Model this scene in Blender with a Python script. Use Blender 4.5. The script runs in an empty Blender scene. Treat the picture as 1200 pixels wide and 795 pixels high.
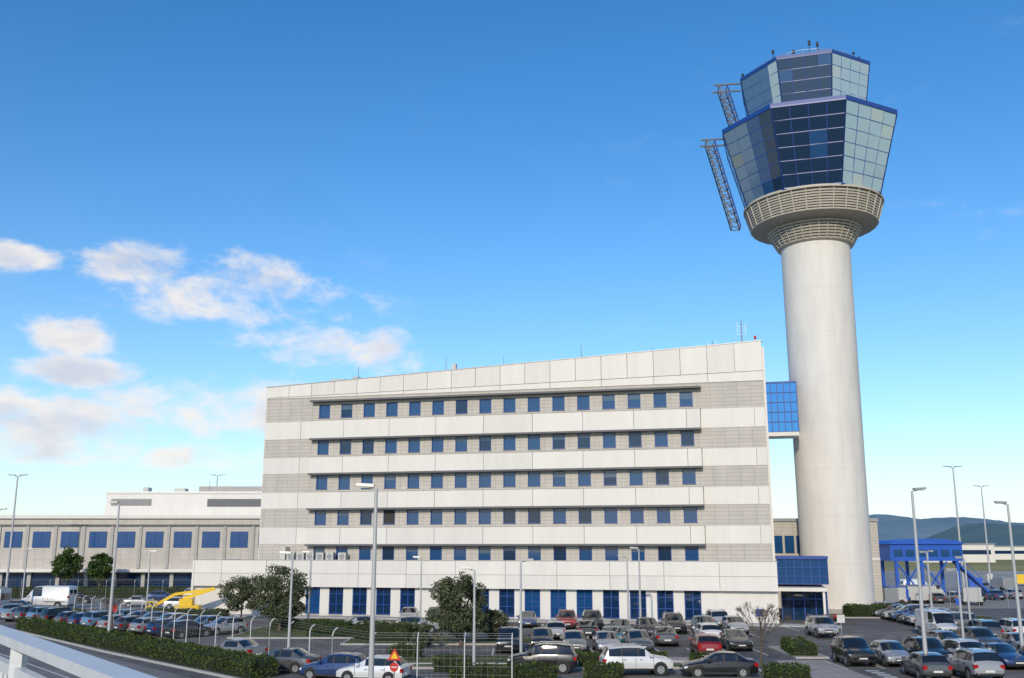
import bpy, math, random
import numpy as np
from mathutils import Vector, Matrix
R=math.radians
random.seed(7); rng=np.random.default_rng(7)
sc=bpy.context.scene
sc.view_settings.view_transform='Standard'; sc.view_settings.look='None'; sc.view_settings.exposure=0
COL=sc.collection

# ---------------------------------------------------------------- materials
def mat(name,col,rough=.7,metal=0,spec=.5,noise=0,nscale=1.0,coat=0,bump=0,bscale=20,streak=0):
    m=bpy.data.materials.new(name); m.use_nodes=True
    nt=m.node_tree; b=nt.nodes['Principled BSDF']
    b.inputs['Base Color'].default_value=(*col,1); b.inputs['Roughness'].default_value=rough
    b.inputs['Metallic'].default_value=metal; b.inputs['Specular IOR Level'].default_value=spec
    b.inputs['Coat Weight'].default_value=coat; b.inputs['Coat Roughness'].default_value=.05
    if noise or streak:
        tc=nt.nodes.new('ShaderNodeTexCoord')
        n=nt.nodes.new('ShaderNodeTexNoise'); n.inputs['Scale'].default_value=nscale; n.inputs['Detail'].default_value=5; n.inputs['Roughness'].default_value=.65
        if streak:
            mp=nt.nodes.new('ShaderNodeMapping'); mp.inputs['Scale'].default_value=(1,1,.12)
            nt.links.new(tc.outputs['Object'],mp.inputs[0]); nt.links.new(mp.outputs[0],n.inputs['Vector'])
        else: nt.links.new(tc.outputs['Object'],n.inputs['Vector'])
        a=noise or streak
        mr=nt.nodes.new('ShaderNodeMapRange'); mr.inputs[1].default_value=.3; mr.inputs[2].default_value=.7
        mr.inputs[3].default_value=1-a; mr.inputs[4].default_value=1+a
        nt.links.new(n.outputs[0],mr.inputs[0])
        mx=nt.nodes.new('ShaderNodeVectorMath'); mx.operation='SCALE'; mx.inputs[0].default_value=col
        nt.links.new(mr.outputs[0],mx.inputs['Scale']); nt.links.new(mx.outputs[0],b.inputs['Base Color'])
    return m

def brickmat(name,c1,c2,mortar,w,h,ms,mode='xz',rough=.75,offset=0.0,radius=4.4):
    m=bpy.data.materials.new(name); m.use_nodes=True; nt=m.node_tree; b=nt.nodes['Principled BSDF']
    b.inputs['Roughness'].default_value=rough
    tc=nt.nodes.new('ShaderNodeTexCoord'); sp=nt.nodes.new('ShaderNodeSeparateXYZ'); nt.links.new(tc.outputs['Object'],sp.inputs[0])
    cb=nt.nodes.new('ShaderNodeCombineXYZ')
    if mode=='xz':
        ad=nt.nodes.new('ShaderNodeMath'); ad.operation='ADD'; nt.links.new(sp.outputs[0],ad.inputs[0]); nt.links.new(sp.outputs[1],ad.inputs[1]); nt.links.new(ad.outputs[0],cb.inputs[0]); nt.links.new(sp.outputs[2],cb.inputs[1])
    elif mode=='xy':
        nt.links.new(sp.outputs[0],cb.inputs[0]); nt.links.new(sp.outputs[1],cb.inputs[1])
    else:
        at=nt.nodes.new('ShaderNodeMath'); at.operation='ARCTAN2'; nt.links.new(sp.outputs[1],at.inputs[0]); nt.links.new(sp.outputs[0],at.inputs[1])
        ml=nt.nodes.new('ShaderNodeMath'); ml.operation='MULTIPLY'; ml.inputs[1].default_value=radius; nt.links.new(at.outputs[0],ml.inputs[0]); nt.links.new(ml.outputs[0],cb.inputs[0]); nt.links.new(sp.outputs[2],cb.inputs[1])
    bt=nt.nodes.new('ShaderNodeTexBrick'); bt.offset=offset; bt.inputs['Scale'].default_value=1
    bt.inputs['Color1'].default_value=(*c1,1); bt.inputs['Color2'].default_value=(*c2,1); bt.inputs['Mortar'].default_value=(*mortar,1)
    bt.inputs['Brick Width'].default_value=w; bt.inputs['Row Height'].default_value=h; bt.inputs['Mortar Size'].default_value=ms; bt.inputs['Mortar Smooth'].default_value=.1
    nt.links.new(cb.outputs[0],bt.inputs['Vector'])
    n=nt.nodes.new('ShaderNodeTexNoise'); n.inputs['Scale'].default_value=.8; n.inputs['Detail'].default_value=5
    mp=nt.nodes.new('ShaderNodeMapping'); mp.inputs['Scale'].default_value=(1,1,.25); nt.links.new(tc.outputs['Object'],mp.inputs[0]); nt.links.new(mp.outputs[0],n.inputs['Vector'])
    mr=nt.nodes.new('ShaderNodeMapRange'); mr.inputs[1].default_value=.3; mr.inputs[2].default_value=.7; mr.inputs[3].default_value=.92; mr.inputs[4].default_value=1.05
    nt.links.new(n.outputs[0],mr.inputs[0])
    vm=nt.nodes.new('ShaderNodeVectorMath'); vm.operation='SCALE'; nt.links.new(bt.outputs[0],vm.inputs[0]); nt.links.new(mr.outputs[0],vm.inputs['Scale'])
    nt.links.new(vm.outputs[0],b.inputs['Base Color'])
    return m

def leafmat(name,dark,light):
    m=bpy.data.materials.new(name); m.use_nodes=True; nt=m.node_tree; b=nt.nodes['Principled BSDF']; b.inputs['Roughness'].default_value=.75; b.inputs['Specular IOR Level'].default_value=.2
    g=nt.nodes.new('ShaderNodeNewGeometry'); cr=nt.nodes.new('ShaderNodeValToRGB')
    cr.color_ramp.elements[0].color=(*dark,1); cr.color_ramp.elements[1].color=(*light,1)
    nt.links.new(g.outputs['Random Per Island'],cr.inputs[0]); nt.links.new(cr.outputs[0],b.inputs['Base Color'])
    return m

def groundmat(name,c1,c2,scale,scale2=0,rough=.9,spots=None):
    m=bpy.data.materials.new(name); m.use_nodes=True; nt=m.node_tree; b=nt.nodes['Principled BSDF']; b.inputs['Roughness'].default_value=rough; b.inputs['Specular IOR Level'].default_value=.25
    tc=nt.nodes.new('ShaderNodeTexCoord')
    n=nt.nodes.new('ShaderNodeTexNoise'); n.inputs['Scale'].default_value=scale; n.inputs['Detail'].default_value=7; n.inputs['Roughness'].default_value=.7
    nt.links.new(tc.outputs['Object'],n.inputs['Vector'])
    cr=nt.nodes.new('ShaderNodeValToRGB'); cr.color_ramp.elements[0].position=.32; cr.color_ramp.elements[1].position=.68
    cr.color_ramp.elements[0].color=(*c1,1); cr.color_ramp.elements[1].color=(*c2,1)
    nt.links.new(n.outputs[0],cr.inputs[0]); out=cr.outputs[0]
    for s2,lo,hi in ([(scale2,.75,1.2)] if scale2 else [])+([spots] if spots else []):
        n2=nt.nodes.new('ShaderNodeTexNoise'); n2.inputs['Scale'].default_value=s2; n2.inputs['Detail'].default_value=3
        nt.links.new(tc.outputs['Object'],n2.inputs['Vector'])
        mr=nt.nodes.new('ShaderNodeMapRange'); mr.inputs[1].default_value=.35; mr.inputs[2].default_value=.65; mr.inputs[3].default_value=lo; mr.inputs[4].default_value=hi
        nt.links.new(n2.outputs[0],mr.inputs[0])
        vm=nt.nodes.new('ShaderNodeVectorMath'); vm.operation='SCALE'; nt.links.new(out,vm.inputs[0]); nt.links.new(mr.outputs[0],vm.inputs['Scale']); out=vm.outputs[0]
    nt.links.new(out,b.inputs['Base Color'])
    return m

WHITE=mat('white_cladding',(.73,.71,.665),.55,streak=.05,nscale=.7)
WHITE2=mat('white_cladding_b',(.69,.67,.63),.55,streak=.05,nscale=.9)
BACK=mat('joint_dark',(.20,.20,.20),.9)
STONE=brickmat('grey_stone_courses',(.54,.505,.455),(.50,.47,.425),(.33,.31,.285),1.4,.40,.022)
LEDGE=mat('slate_ledge',(.12,.125,.13),.6)
GLASS=mat('blue_glass',(.010,.065,.19),.04,0,.6)
GLASS2=mat('blue_glass_dark',(.006,.028,.08),.05,0,.55)
GLASST0=mat('terminal_glass',(.012,.075,.23),.06,0,.4)
GLASSP=mat('tinted_glass_pale',(.33,.48,.56),.10,0,.9)  # bright reflection painted into the base colour of tower panes
GLASSP2=mat('pale_reflection_glass_b',(.40,.51,.52),.10,0,.9)  # second pale tone, reflection likewise held in the colour
GLASST=mat('grey_reflection_glass',(.08,.16,.27),.07,0,.9)  # duller reflection on tower facets, painted as grey-blue base colour
GLASST2=mat('bronze_reflection_glass',(.13,.17,.19),.07,0,.9)  # bronze variant of the painted facet reflection
GLASSM=mat('mirror_glass_blue',(.05,.22,.5),.06,.7,1.0)
BLUE=mat('blue_frame',(.01,.06,.30),.4)
BLUE2=mat('blue_painted_steel',(.015,.10,.5),.45,noise=.12)
SHAFT=brickmat('tower_concrete',(.73,.705,.66),(.72,.695,.65),(.60,.58,.545),6.6,5.6,.02,mode='cyl')
RIB=mat('tower_louvre',(.50,.46,.39),.6,noise=.08)
RIBD=mat('tower_louvre_gap',(.08,.07,.06),.8)
ROOF=mat('roof_membrane',(.35,.35,.34),.9,noise=.1)
STEEL=mat('galvanised_steel',(.38,.39,.40),.45,.5,noise=.1,nscale=3)
POLE=mat('lamp_pole_paint',(.46,.47,.48),.5,.2)
LAMPH=mat('lamp_head',(.30,.31,.32),.4,.2)
LENS=mat('lamp_lens',(.55,.55,.5),.2)
RAILW=mat('white_rail_paint',(.62,.63,.64),.4,noise=.08,nscale=6)
BLACK=mat('black_plastic',(.02,.02,.02),.6)
TYRE=mat('tyre_rubber',(.018,.018,.018),.85)
RIM=mat('alloy_rim',(.42,.43,.45),.35,.6)
CGLASS=mat('car_glass',(.012,.016,.02),.04,0,.8)
HEADL=mat('headlight',(.6,.62,.65),.1,.2)
TAILL=mat('taillight',(.35,.012,.012),.2)
PLATE=mat('number_plate',(.7,.7,.68),.5)
RED=mat('red_paint',(.55,.02,.015),.5)
YEL=mat('yellow_paint',(.80,.52,.02),.45,noise=.08)
ACM=mat('ac_casing',(.55,.54,.5),.6,noise=.05)
BARK=mat('bark',(.11,.085,.065),.9,noise=.25,nscale=8)
LEAF=leafmat('olive_leaves',(.038,.052,.024),(.14,.16,.09))
LEAFG=leafmat('green_leaves',(.025,.05,.012),(.085,.14,.035))
LEAFH=leafmat('hedge_leaves',(.022,.045,.010),(.09,.12,.03))
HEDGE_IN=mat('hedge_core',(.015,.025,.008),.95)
PAINTW=mat('road_paint',(.62,.62,.6),.7,noise=.15,nscale=3)
KERB=mat('kerb_concrete',(.42,.41,.39),.85,noise=.12,nscale=2)
CONC=mat('concrete',(.40,.39,.37),.85,noise=.1,nscale=1)
ASPH=groundmat('asphalt',(.135,.125,.12),(.19,.178,.17),.9,.08,spots=(.45,.8,1.12))
ASPH2=groundmat('road_asphalt',(.17,.16,.15),(.23,.215,.20),1.3,.1)
APR=groundmat('apron_concrete',(.28,.265,.24),(.36,.34,.31),.08,.01)
FIELD=groundmat('dry_grass',(.18,.18,.06),(.42,.34,.12),.012,.003)
GRASS=groundmat('grass_verge',(.05,.08,.02),(.13,.13,.05),1.5,.2)
PAVE=brickmat('pale_paving',(.42,.37,.34),(.36,.32,.29),(.24,.22,.2),.8,.8,.03,mode='xy')
HILLM=groundmat('hill_slope_haze',(.13,.21,.27),(.19,.28,.34),.004)  # bluish air haze mixed into the base colour
HILLM2=groundmat('hill_slope_near_haze',(.08,.14,.17),(.13,.20,.20),.004)  # nearer hills, thinner haze painted into the colour
PAINT=bpy.data.materials.new('car_paint'); PAINT.use_nodes=True
_b=PAINT.node_tree.nodes['Principled BSDF']; _o=PAINT.node_tree.nodes.new('ShaderNodeObjectInfo')
PAINT.node_tree.links.new(_o.outputs['Color'],_b.inputs['Base Color']); _b.inputs['Metallic'].default_value=.25; _b.inputs['Roughness'].default_value=.32; _b.inputs['Coat Weight'].default_value=.8; _b.inputs['Coat Roughness'].default_value=.04

# ---------------------------------------------------------------- mesh builder
class MB:
    def __init__(s): s.v=[]; s.f=[]; s.m=[]; s.mats=[]
    def mi(s,m):
        if m not in s.mats: s.mats.append(m)
        return s.mats.index(m)
    def poly(s,pts,m):
        n=len(s.v); s.v+= [tuple(p) for p in pts]; s.f.append(tuple(range(n,n+len(pts)))); s.m.append(s.mi(m))
    def hexa(s,p,m):
        n=len(s.v); s.v+=[tuple(q) for q in p]; k=s.mi(m)
        for f in ((3,2,1,0),(4,5,6,7),(0,1,5,4),(1,2,6,5),(2,3,7,6),(3,0,4,7)):
            s.f.append(tuple(n+i for i in f)); s.m.append(k)
    def box(s,x0,x1,y0,y1,z0,z1,m):
        s.hexa([(x0,y0,z0),(x1,y0,z0),(x1,y1,z0),(x0,y1,z0),(x0,y0,z1),(x1,y0,z1),(x1,y1,z1),(x0,y1,z1)],m)
    def bar(s,p,q,w,h,m):
        p=Vector(p); q=Vector(q); d=(q-p).normalized()
        up=Vector((0,0,1)) if abs(d.z)<.95 else Vector((0,1,0))
        a=d.cross(up).normalized()*w/2; b=a.cross(d).normalized()*h/2
        s.hexa([p-a-b,p+a-b,q+a-b,q-a-b,p-a+b,p+a+b,q+a+b,q-a+b],m)
    def cyl(s,p,q,r0,r1,n,m,caps=True):
        p=Vector(p); q=Vector(q); d=(q-p).normalized()
        up=Vector((0,0,1)) if abs(d.z)<.95 else Vector((1,0,0))
        a=d.cross(up).normalized(); b=d.cross(a).normalized(); k=len(s.v); mi=s.mi(m)
        for i in range(n):
            t=2*math.pi*i/n; o=a*math.cos(t)+b*math.sin(t); s.v.append(tuple(p+o*r0)); s.v.append(tuple(q+o*r1))
        for i in range(n):
            j=(i+1)%n; s.f.append((k+2*i,k+2*j,k+2*j+1,k+2*i+1)); s.m.append(mi)
        if caps:
            s.f.append(tuple(k+2*i for i in range(n))[::-1]); s.m.append(mi)
            s.f.append(tuple(k+2*i+1 for i in range(n))); s.m.append(mi)
    def lathe(s,prof,n,ms,c=(0,0)):
        k=len(s.v)
        for r,z in prof:
            for i in range(n):
                t=2*math.pi*i/n; s.v.append((c[0]+r*math.cos(t),c[1]+r*math.sin(t),z))
        for a in range(len(prof)-1):
            mm=s.mi(ms[a] if isinstance(ms,list) else ms)
            for i in range(n):
                j=(i+1)%n; s.f.append((k+a*n+i,k+a*n+j,k+(a+1)*n+j,k+(a+1)*n+i)); s.m.append(mm)
    def build(s,name,parent=None,loc=(0,0,0),rot=0,smooth=None,mesh_only=False):
        me=bpy.data.meshes.new(name); me.from_pydata(s.v,[],s.f); me.polygons.foreach_set('material_index',s.m)
        for m in s.mats: me.materials.append(m)
        if smooth:
            me.polygons.foreach_set('use_smooth',[True]*len(s.f)); me.set_sharp_from_angle(angle=R(smooth))
        me.update()
        if mesh_only: return me
        o=bpy.data.objects.new(name,me); COL.objects.link(o); o.location=loc; o.rotation_euler=(0,0,rot)
        if parent: o.parent=parent
        return o
def empty(name,loc=(0,0,0),rot=0):
    e=bpy.data.objects.new(name,None); COL.objects.link(e); e.location=loc; e.rotation_euler=(0,0,rot); return e
def inst(name,me,loc,rot=0,col=None,scale=1):
    o=bpy.data.objects.new(name,me); COL.objects.link(o); o.location=loc; o.rotation_euler=(0,0,rot); o.scale=(scale,)*3
    if col: o.color=(*col,1)
    return o

# ---------------------------------------------------------------- camera
CH=7.5
cam=bpy.data.cameras.new('camera'); co=bpy.data.objects.new('camera',cam); COL.objects.link(co); sc.camera=co
cam.sensor_width=36; cam.lens=34.5; cam.clip_end=30000; cam.clip_start=.05
co.location=(0,0,CH); co.rotation_euler=(R(102),0,0)

# ---------------------------------------------------------------- light
sun_dir=Vector((-.24,-.97,0)).normalized(); EL=25
sd=Vector((sun_dir.x*math.cos(R(EL)),sun_dir.y*math.cos(R(EL)),math.sin(R(EL))))
sl=bpy.data.lights.new('sun','SUN'); sl.energy=2.8; sl.angle=R(1.0); sl.color=(1,.87,.68)
so=bpy.data.objects.new('sun',sl); COL.objects.link(so); so.rotation_euler=(-sd).to_track_quat('-Z','Y').to_euler()

W=bpy.data.worlds.new('World'); sc.world=W; W.use_nodes=True; nt=W.node_tree; nt.nodes.clear()
def N(t): return nt.nodes.new(t)
def M(op,a,b=None,c=None,clamp=False):
    n=N('ShaderNodeMath'); n.operation=op; n.use_clamp=clamp
    for i,x in enumerate((a,b,c)):
        if x is None: continue
        if isinstance(x,(int,float)): n.inputs[i].default_value=x
        else: nt.links.new(x,n.inputs[i])
    return n.outputs[0]
out=N('ShaderNodeOutputWorld'); bg=N('ShaderNodeBackground'); bg.inputs[1].default_value=.15
sky=N('ShaderNodeTexSky'); sky.sky_type='NISHITA'; sky.sun_disc=False; sky.sun_elevation=R(EL); sky.sun_rotation=math.atan2(sun_dir.x,sun_dir.y)
sky.altitude=100; sky.air_density=1.0; sky.dust_density=.3; sky.ozone_density=3.5
hs=N('ShaderNodeHueSaturation'); hs.inputs['Saturation'].default_value=1.28; hs.inputs['Value'].default_value=1.15
nt.links.new(sky.outputs[0],hs.inputs['Color'])
tc=N('ShaderNodeTexCoord'); sp=N('ShaderNodeSeparateXYZ'); nt.links.new(tc.outputs['Generated'],sp.inputs[0])
az=M('ARCTAN2',sp.outputs[0],sp.outputs[1]); el=M('ARCSINE',sp.outputs[2])
def nz(dz,sc_,det,rough):
    cb=N('ShaderNodeCombineXYZ'); nt.links.new(az,cb.inputs[0]); nt.links.new(M('MULTIPLY_ADD',el,1.8,dz*1.8),cb.inputs[1]); cb.inputs[2].default_value=1.7
    n=N('ShaderNodeTexNoise'); n.inputs['Scale'].default_value=sc_; n.inputs['Detail'].default_value=det; n.inputs['Roughness'].default_value=rough; n.inputs['Distortion'].default_value=.15
    nt.links.new(cb.outputs[0],n.inputs['Vector']); return n.outputs[0]
tot=None
for (a0,e0,ra,re) in [(-.38,.264,.045,.012),(-.275,.246,.072,.024),(-.185,.197,.066,.016),(-.43,.196,.032,.013),(-.50,.110,.13,.022),(-.30,.136,.085,.024),(-.42,.160,.05,.010),(-.495,.262,.04,.008),(-.36,.085,.16,.010),(2.4,.3,.9,.12)]:
    da=M('MULTIPLY_ADD',az,1/ra,-a0/ra); de=M('MULTIPLY_ADD',el,1/re,-e0/re)
    d=M('MULTIPLY_ADD',da,da,M('MULTIPLY',de,de))
    g=M('DIVIDE',1.0,M('MULTIPLY_ADD',M('MULTIPLY',d,d),.25,1.0))
    tot=g if tot is None else M('MAXIMUM',tot,g)
n0=nz(0,12,9,.62); n1=nz(.016,12,3,.5)
def smooth(x,a,b):
    mr=N('ShaderNodeMapRange'); mr.interpolation_type='SMOOTHSTEP'; nt.links.new(x,mr.inputs[0]); mr.inputs[1].default_value=a; mr.inputs[2].default_value=b; return mr.outputs[0]
v0=M('ADD',tot,M('MULTIPLY_ADD',n0,3.4,-1.7))
alpha=M('MULTIPLY',smooth(v0,.3,1.25),smooth(tot,.02,.35))
shade=smooth(M('ADD',tot,M('MULTIPLY_ADD',n1,3.2,-1.6)),.6,1.7)
hz=N('ShaderNodeMix'); hz.data_type='RGBA'; nt.links.new(M('MULTIPLY',M('EXPONENT',M('MULTIPLY',M('MAXIMUM',el,0.0),-9.0)),.72),hz.inputs[0])
nt.links.new(hs.outputs[0],hz.inputs[6]); hz.inputs[7].default_value=(4.8,5.6,6.1,1)
mixc=N('ShaderNodeMix'); mixc.data_type='RGBA'; nt.links.new(shade,mixc.inputs[0])
mixc.inputs[6].default_value=(6.4,6.0,5.6,1); mixc.inputs[7].default_value=(4.4,4.5,5.1,1)
mixs=N('ShaderNodeMix'); mixs.data_type='RGBA'; nt.links.new(M('MULTIPLY',alpha,.9),mixs.inputs[0]); nt.links.new(hz.outputs[2],mixs.inputs[6]); nt.links.new(mixc.outputs[2],mixs.inputs[7])
nt.links.new(mixs.outputs[2],bg.inputs[0]); nt.links.new(bg.outputs[0],out.inputs[0])
try: W.cycles.sampling_method='MANUAL'; W.cycles.sample_map_resolution=512
except Exception: pass

# ---------------------------------------------------------------- ground
def sheet(name,pts,z,m,parent=None):
    b=MB(); b.poly([(x,y,z) for x,y in pts],m); return b.build(name,parent)
def rect(x0,x1,y0,y1): return [(x0,y0),(x1,y0),(x1,y1),(x0,y1)]
sheet('ground',rect(-9000,9000,-3000,15000),-.012,FIELD)
sheet('apron',rect(-400,420,128,330),-.008,APR)
sheet('car_park',rect(-110,110,40,128),-.004,ASPH)
# ---------------------------------------------------------------- office building
BX,BY,BR=26.74,103.1,-R(13.69)
bld=empty('office_building',(BX,BY,0),BR)
LEN=57.8; P=2.807
ZR=[23.2,18.95,14.9,10.88,6.84]
wx=[-8.17-i*P for i in range(16)]
def roofz(x): return 29.2+(26.3-29.2)*(-x/LEN)
b=MB()
D=26
b.hexa([(-LEN,.32,0),(0,.32,0),(0,D,0),(-LEN,D,0),(-LEN,.32,roofz(-LEN)-.5),(0,.32,roofz(0)-.5),(0,D,roofz(0)-.5),(-LEN,D,roofz(-LEN)-.5)],BACK)
b.box(.001,.25,.32,D,0,28.6,WHITE); b.box(-LEN-.25,-LEN-.001,.32,D,0,25.7,WHITE)
b.build('core',bld)
st=MB(); gl=MB(); fr=MB(); wp=MB(); lg=MB()
hw,hh=.70,.79
BLIND=mat('window_blind_glass',(.07,.12,.19),.08,0,.6)
for ri,zc in enumerate(ZR):
    z0=zc-1.15; z1=zc+1.05
    if ri==0: z1=24.9
    edges=[0.0]
    for x in wx: edges+= [x+hw,x-hw]
    edges.append(-LEN)
    for i in range(0,len(edges),2): st.box(edges[i+1],edges[i],0,.34,z0,z1,STONE)
    for k,x in enumerate(wx):
        st.box(x-hw,x+hw,0,.34,z0,zc-hh,STONE); st.box(x-hw,x+hw,0,.34,zc+hh,z1,STONE)
        g=random.choice([GLASS,GLASS,GLASS,GLASS2])
        if ri==3 and k==12: g=BLACK
        t=random.uniform(-.006,.006); t2=random.uniform(-.006,.006)
        gl.poly([(x-hw,.14+t,zc-hh),(x+hw,.14-t,zc-hh),(x+hw,.14-t+t2,zc+hh),(x-hw,.14+t+t2,zc+hh)],g)
        if random.random()<.25:
            bh=random.uniform(.3,.9); gl.poly([(x-hw,.122,zc+hh-bh),(x+hw,.122,zc+hh-bh),(x+hw,.122,zc+hh),(x-hw,.122,zc+hh)],BLIND)
        for xx in (x-hw+.035,x+hw-.035): fr.box(xx-.035,xx+.035,.05,.16,zc-hh,zc+hh,BLUE)
        for zz in (zc-hh+.035,zc+hh-.035): fr.box(x-hw+.07,x+hw-.07,.05,.16,zz-.035,zz+.035,BLUE)
        st.box(x-hw-.05,x+hw+.05,-.05,-.001,zc-hh-.07,zc-hh,LEDGE)
xl,xr=-51.7,-6.7
def panels(x0,x1,y0,y1,z0,z1,step,start):
    xs=[x0]; k=start
    while k<x1-.3:
        if k>x0+.3: xs.append(k)
        k+=step
    xs.append(x1)
    for a,c in zip(xs[:-1],xs[1:]): wp.box(a+.02,c-.02,y0,y1,z0,z1,random.choice([WHITE,WHITE,WHITE2]))
for i in range(4):
    z0=ZR[i+1]+1.05; z1=ZR[i]-1.15
    panels(-LEN,xl,-.06,.3,z0+.002,z1-.002,P*2,-LEN-1)
    panels(xr,0,-.06,.3,z0+.002,z1-.002,P*2,xr)
    panels(xl,xr,-.75,.3,z0+.002,z1-.002,P*2,wx[15]-P)
    lg.box(xl-.03,xr+.03,-.83,.0,z0-.20,z0-.005,LEDGE)
    lg.box(xl-.03,xr+.03,-.80,.0,z1+.003,z1+.06,KERB)
lg.box(xl-.1,xr+.15,-.85,0,24.28,24.48,LEDGE)
def seam(x): return 25.95+(24.55+.45-25.95)*(-x/LEN)
n=20; xs=[-LEN+i*LEN/n for i in range(n+1)]
for a,c in zip(xs[:-1],xs[1:]):
    a2,c2=a+.022,c-.022
    wp.hexa([(a2,-.1,seam(a2)+.04),(c2,-.1,seam(c2)+.04),(c2,.5,seam(c2)+.04),(a2,.5,seam(a2)+.04),(a2,-.1,roofz(a2)),(c2,-.1,roofz(c2)),(c2,.5,roofz(c2)),(a2,.5,roofz(a2))],random.choice([WHITE,WHITE2]))
for a,c in zip(xs[0:-1:2],xs[2::2]):
    a2,c2=a+.022,c-.022
    wp.hexa([(a2,-.08,24.92),(c2,-.08,24.92),(c2,.31,24.92),(a2,.31,24.92),(a2,-.08,seam(a2)-.01),(c2,-.08,seam(c2)-.01),(c2,.31,seam(c2)-.01),(a2,.31,seam(a2)-.01)],WHITE)
lg.hexa([(-LEN-.1,-.16,roofz(-LEN)+.002),(.1,-.16,roofz(0)+.002),(.1,.56,roofz(0)+.002),(-LEN-.1,.56,roofz(-LEN)+.002),(-LEN-.1,-.16,roofz(-LEN)+.09),(.1,-.16,roofz(0)+.09),(.1,.56,roofz(0)+.09),(-LEN-.1,.56,roofz(-LEN)+.09)],STEEL)
# podium
PL=-65.0
panels(PL,.35,-1.75,-1.4,3.2,4.62,P*2,wx[15]-P*4)
panels(PL,.35,-1.75,-1.4,4.65,6.1,P*2,wx[15]-P*4)
lg.box(PL,.3,-1.4,-.0,3.3,5.95,BACK); lg.box(PL+.01,-LEN-.26,.0,9,0,5.95,CONC)
lg.box(PL-.05,.4,-1.8,-1.35,6.102,6.17,STEEL)
lg.box(PL-.01,-LEN-.3,-1.39,9,5.952,6.0,ROOF)
wp.box(PL-.25,PL-.01,-1.75,9,0.02,6.1,WHITE)
gx=[x for i,x in enumerate(wx) if i<=8 or i>=11]
gx=sorted(gx,reverse=True); ed=[.3]
for x in gx: ed+=[x+.85,x-.85]
ed.append(PL)
for i in range(0,len(ed),2): st.box(ed[i+1],ed[i],-1.15,-.8,0,3.29,WHITE2)
for x in gx:
    st.box(x-.85,x+.85,-1.15,-.8,0,.25,CONC)
    gl.poly([(x-.85,-.95,.25),(x+.85,-.95,.25),(x+.85,-.95,3.29),(x-.85,-.95,3.29)],random.choice([GLASS,GLASS2,GLASS2]))
    for xx in (x-.80,x,x+.80): fr.box(xx-.04,xx+.04,-1.05,-.93,.25,3.29,BLUE)
    for zz in (.3,1.3,2.4): fr.box(x-.76,x-.04,-1.04,-.93,zz,zz+.07,BLUE); fr.box(x+.04,x+.76,-1.04,-.93,zz,zz+.07,BLUE)
st.build('stone_walls',bld); gl.build('window_glass',bld); fr.build('window_frames',bld); wp.build('white_cladding_panels',bld); lg.build('ledges_and_coping',bld)
# rooftop kit
rk=MB()
def mast(x,y,h,r=.04,arms=0):
    z=roofz(x)-.5; rk.cyl((x,y,z),(x,y,z+h+.5),r,r*.5,6,STEEL)
    for k in range(arms):
        zz=z+.5+h*(.45+.15*k); rk.bar((x-.45,y,zz),(x+.45,y,zz),.04,.04,STEEL); rk.bar((x-.45,y,zz),(x-.45,y,zz+.5),.03,.03,STEEL); rk.bar((x+.45,y,zz),(x+.45,y,zz+.5),.03,.03,STEEL)
mast(-2.0,2,3.0,.11,3); mast(-5.2,2,1.0,.09,1); mast(-19.8,1.5,1.8,.07); mast(-29,2,1.5,.05); mast(-36,2,2.2,.06); mast(-47,2,2.0,.06); mast(-12,3,1.2,.05)
rk.cyl((-.6,.2,29.2),(-.6,.2,29.5),.06,.06,6,STEEL); rk.cyl((-.6,.2,29.5),(-.6,.2,29.85),.14,.11,8,RED)
rk.box(-35.0,-34.5,1,1.5,27,28.4,ACM); rk.box(-50.4,-48.6,1.5,2.8,26,27.3,ACM); rk.box(-47.5,-46.8,1.5,2.6,26.2,27.5,STEEL); rk.bar((-36.5,.9,28),(-38,.9,29.6),.04,.04,STEEL)
rk.build('rooftop_equipment',bld)
ac=MB()
for i,x in enumerate([-53.2,-52.0,-50.8,-49.6,-48.4,-46.9]):
    w=.45
    ac.box(x-w,x+w,-1.3,-.6,6.02,6.95,ACM); ac.cyl((x,-1.305,6.5),(x,-1.33,6.5),.32,.32,12,LAMPH)
ac.box(-54.5,-53.9,-1.2,-.2,6.02,7.6,ACM)
ac.build('air_conditioners',bld)
# skybridge
sb=MB()
x0,x1,y0,y1,z0,z1=.25,4.1,16.2,19.6,21.2,27.2
sb.box(x0,x1,y0+.1,y1-.1,z0+.02,z1-.02,GLASSM)
sb.box(x0,x1,y0-.02,y1,z0-.5,z0,WHITE); sb.box(x0,x1,y0-.02,y1,z1,z1+.15,BLUE)
for i in range(6):
    x=x0+(x1-x0)*i/5; sb.box(x-.05,x+.05,y0-.01,y0+.1,z0,z1,BLUE)
for i in range(6):
    z=z0+(z1-z0)*i/5; sb.box(x0,x1,y0-.03,y0+.08,z-.04,z+.04,BLUE)
sb.build('glass_skybridge',bld)
# entrance
en=MB()
en.box(.5,5.6,4.5,12,3.7,6.3,GLASS); en.box(.4,5.7,4.3,12.1,6.3,6.6,BLUE)
for i in range(7):
    x=.5+5.1*i/6; en.box(x-.04,x+.04,4.4,4.5,3.7,6.3,BLUE)
for z in (3.7,4.5,5.4): en.box(.5,5.6,4.38,4.49,z,z+.07,BLUE)
en.box(.4,5.2,1.5,12,3.1,3.45,WHITE); en.box(.8,5.4,5.5,12,0,3.1,GLASS2)
for x in (4.9,): en.box(x-.12,x+.12,1.7,1.94,0,3.1,WHITE)
for i in range(5):
    x=.8+4.6*i/4; en.box(x-.06,x+.06,5.4,5.5,0,3.1,BLUE)
en.box(.8,5.4,5.38,5.48,2.1,2.25,BLUE)
en.build('entrance_pavilion',bld)

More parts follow.
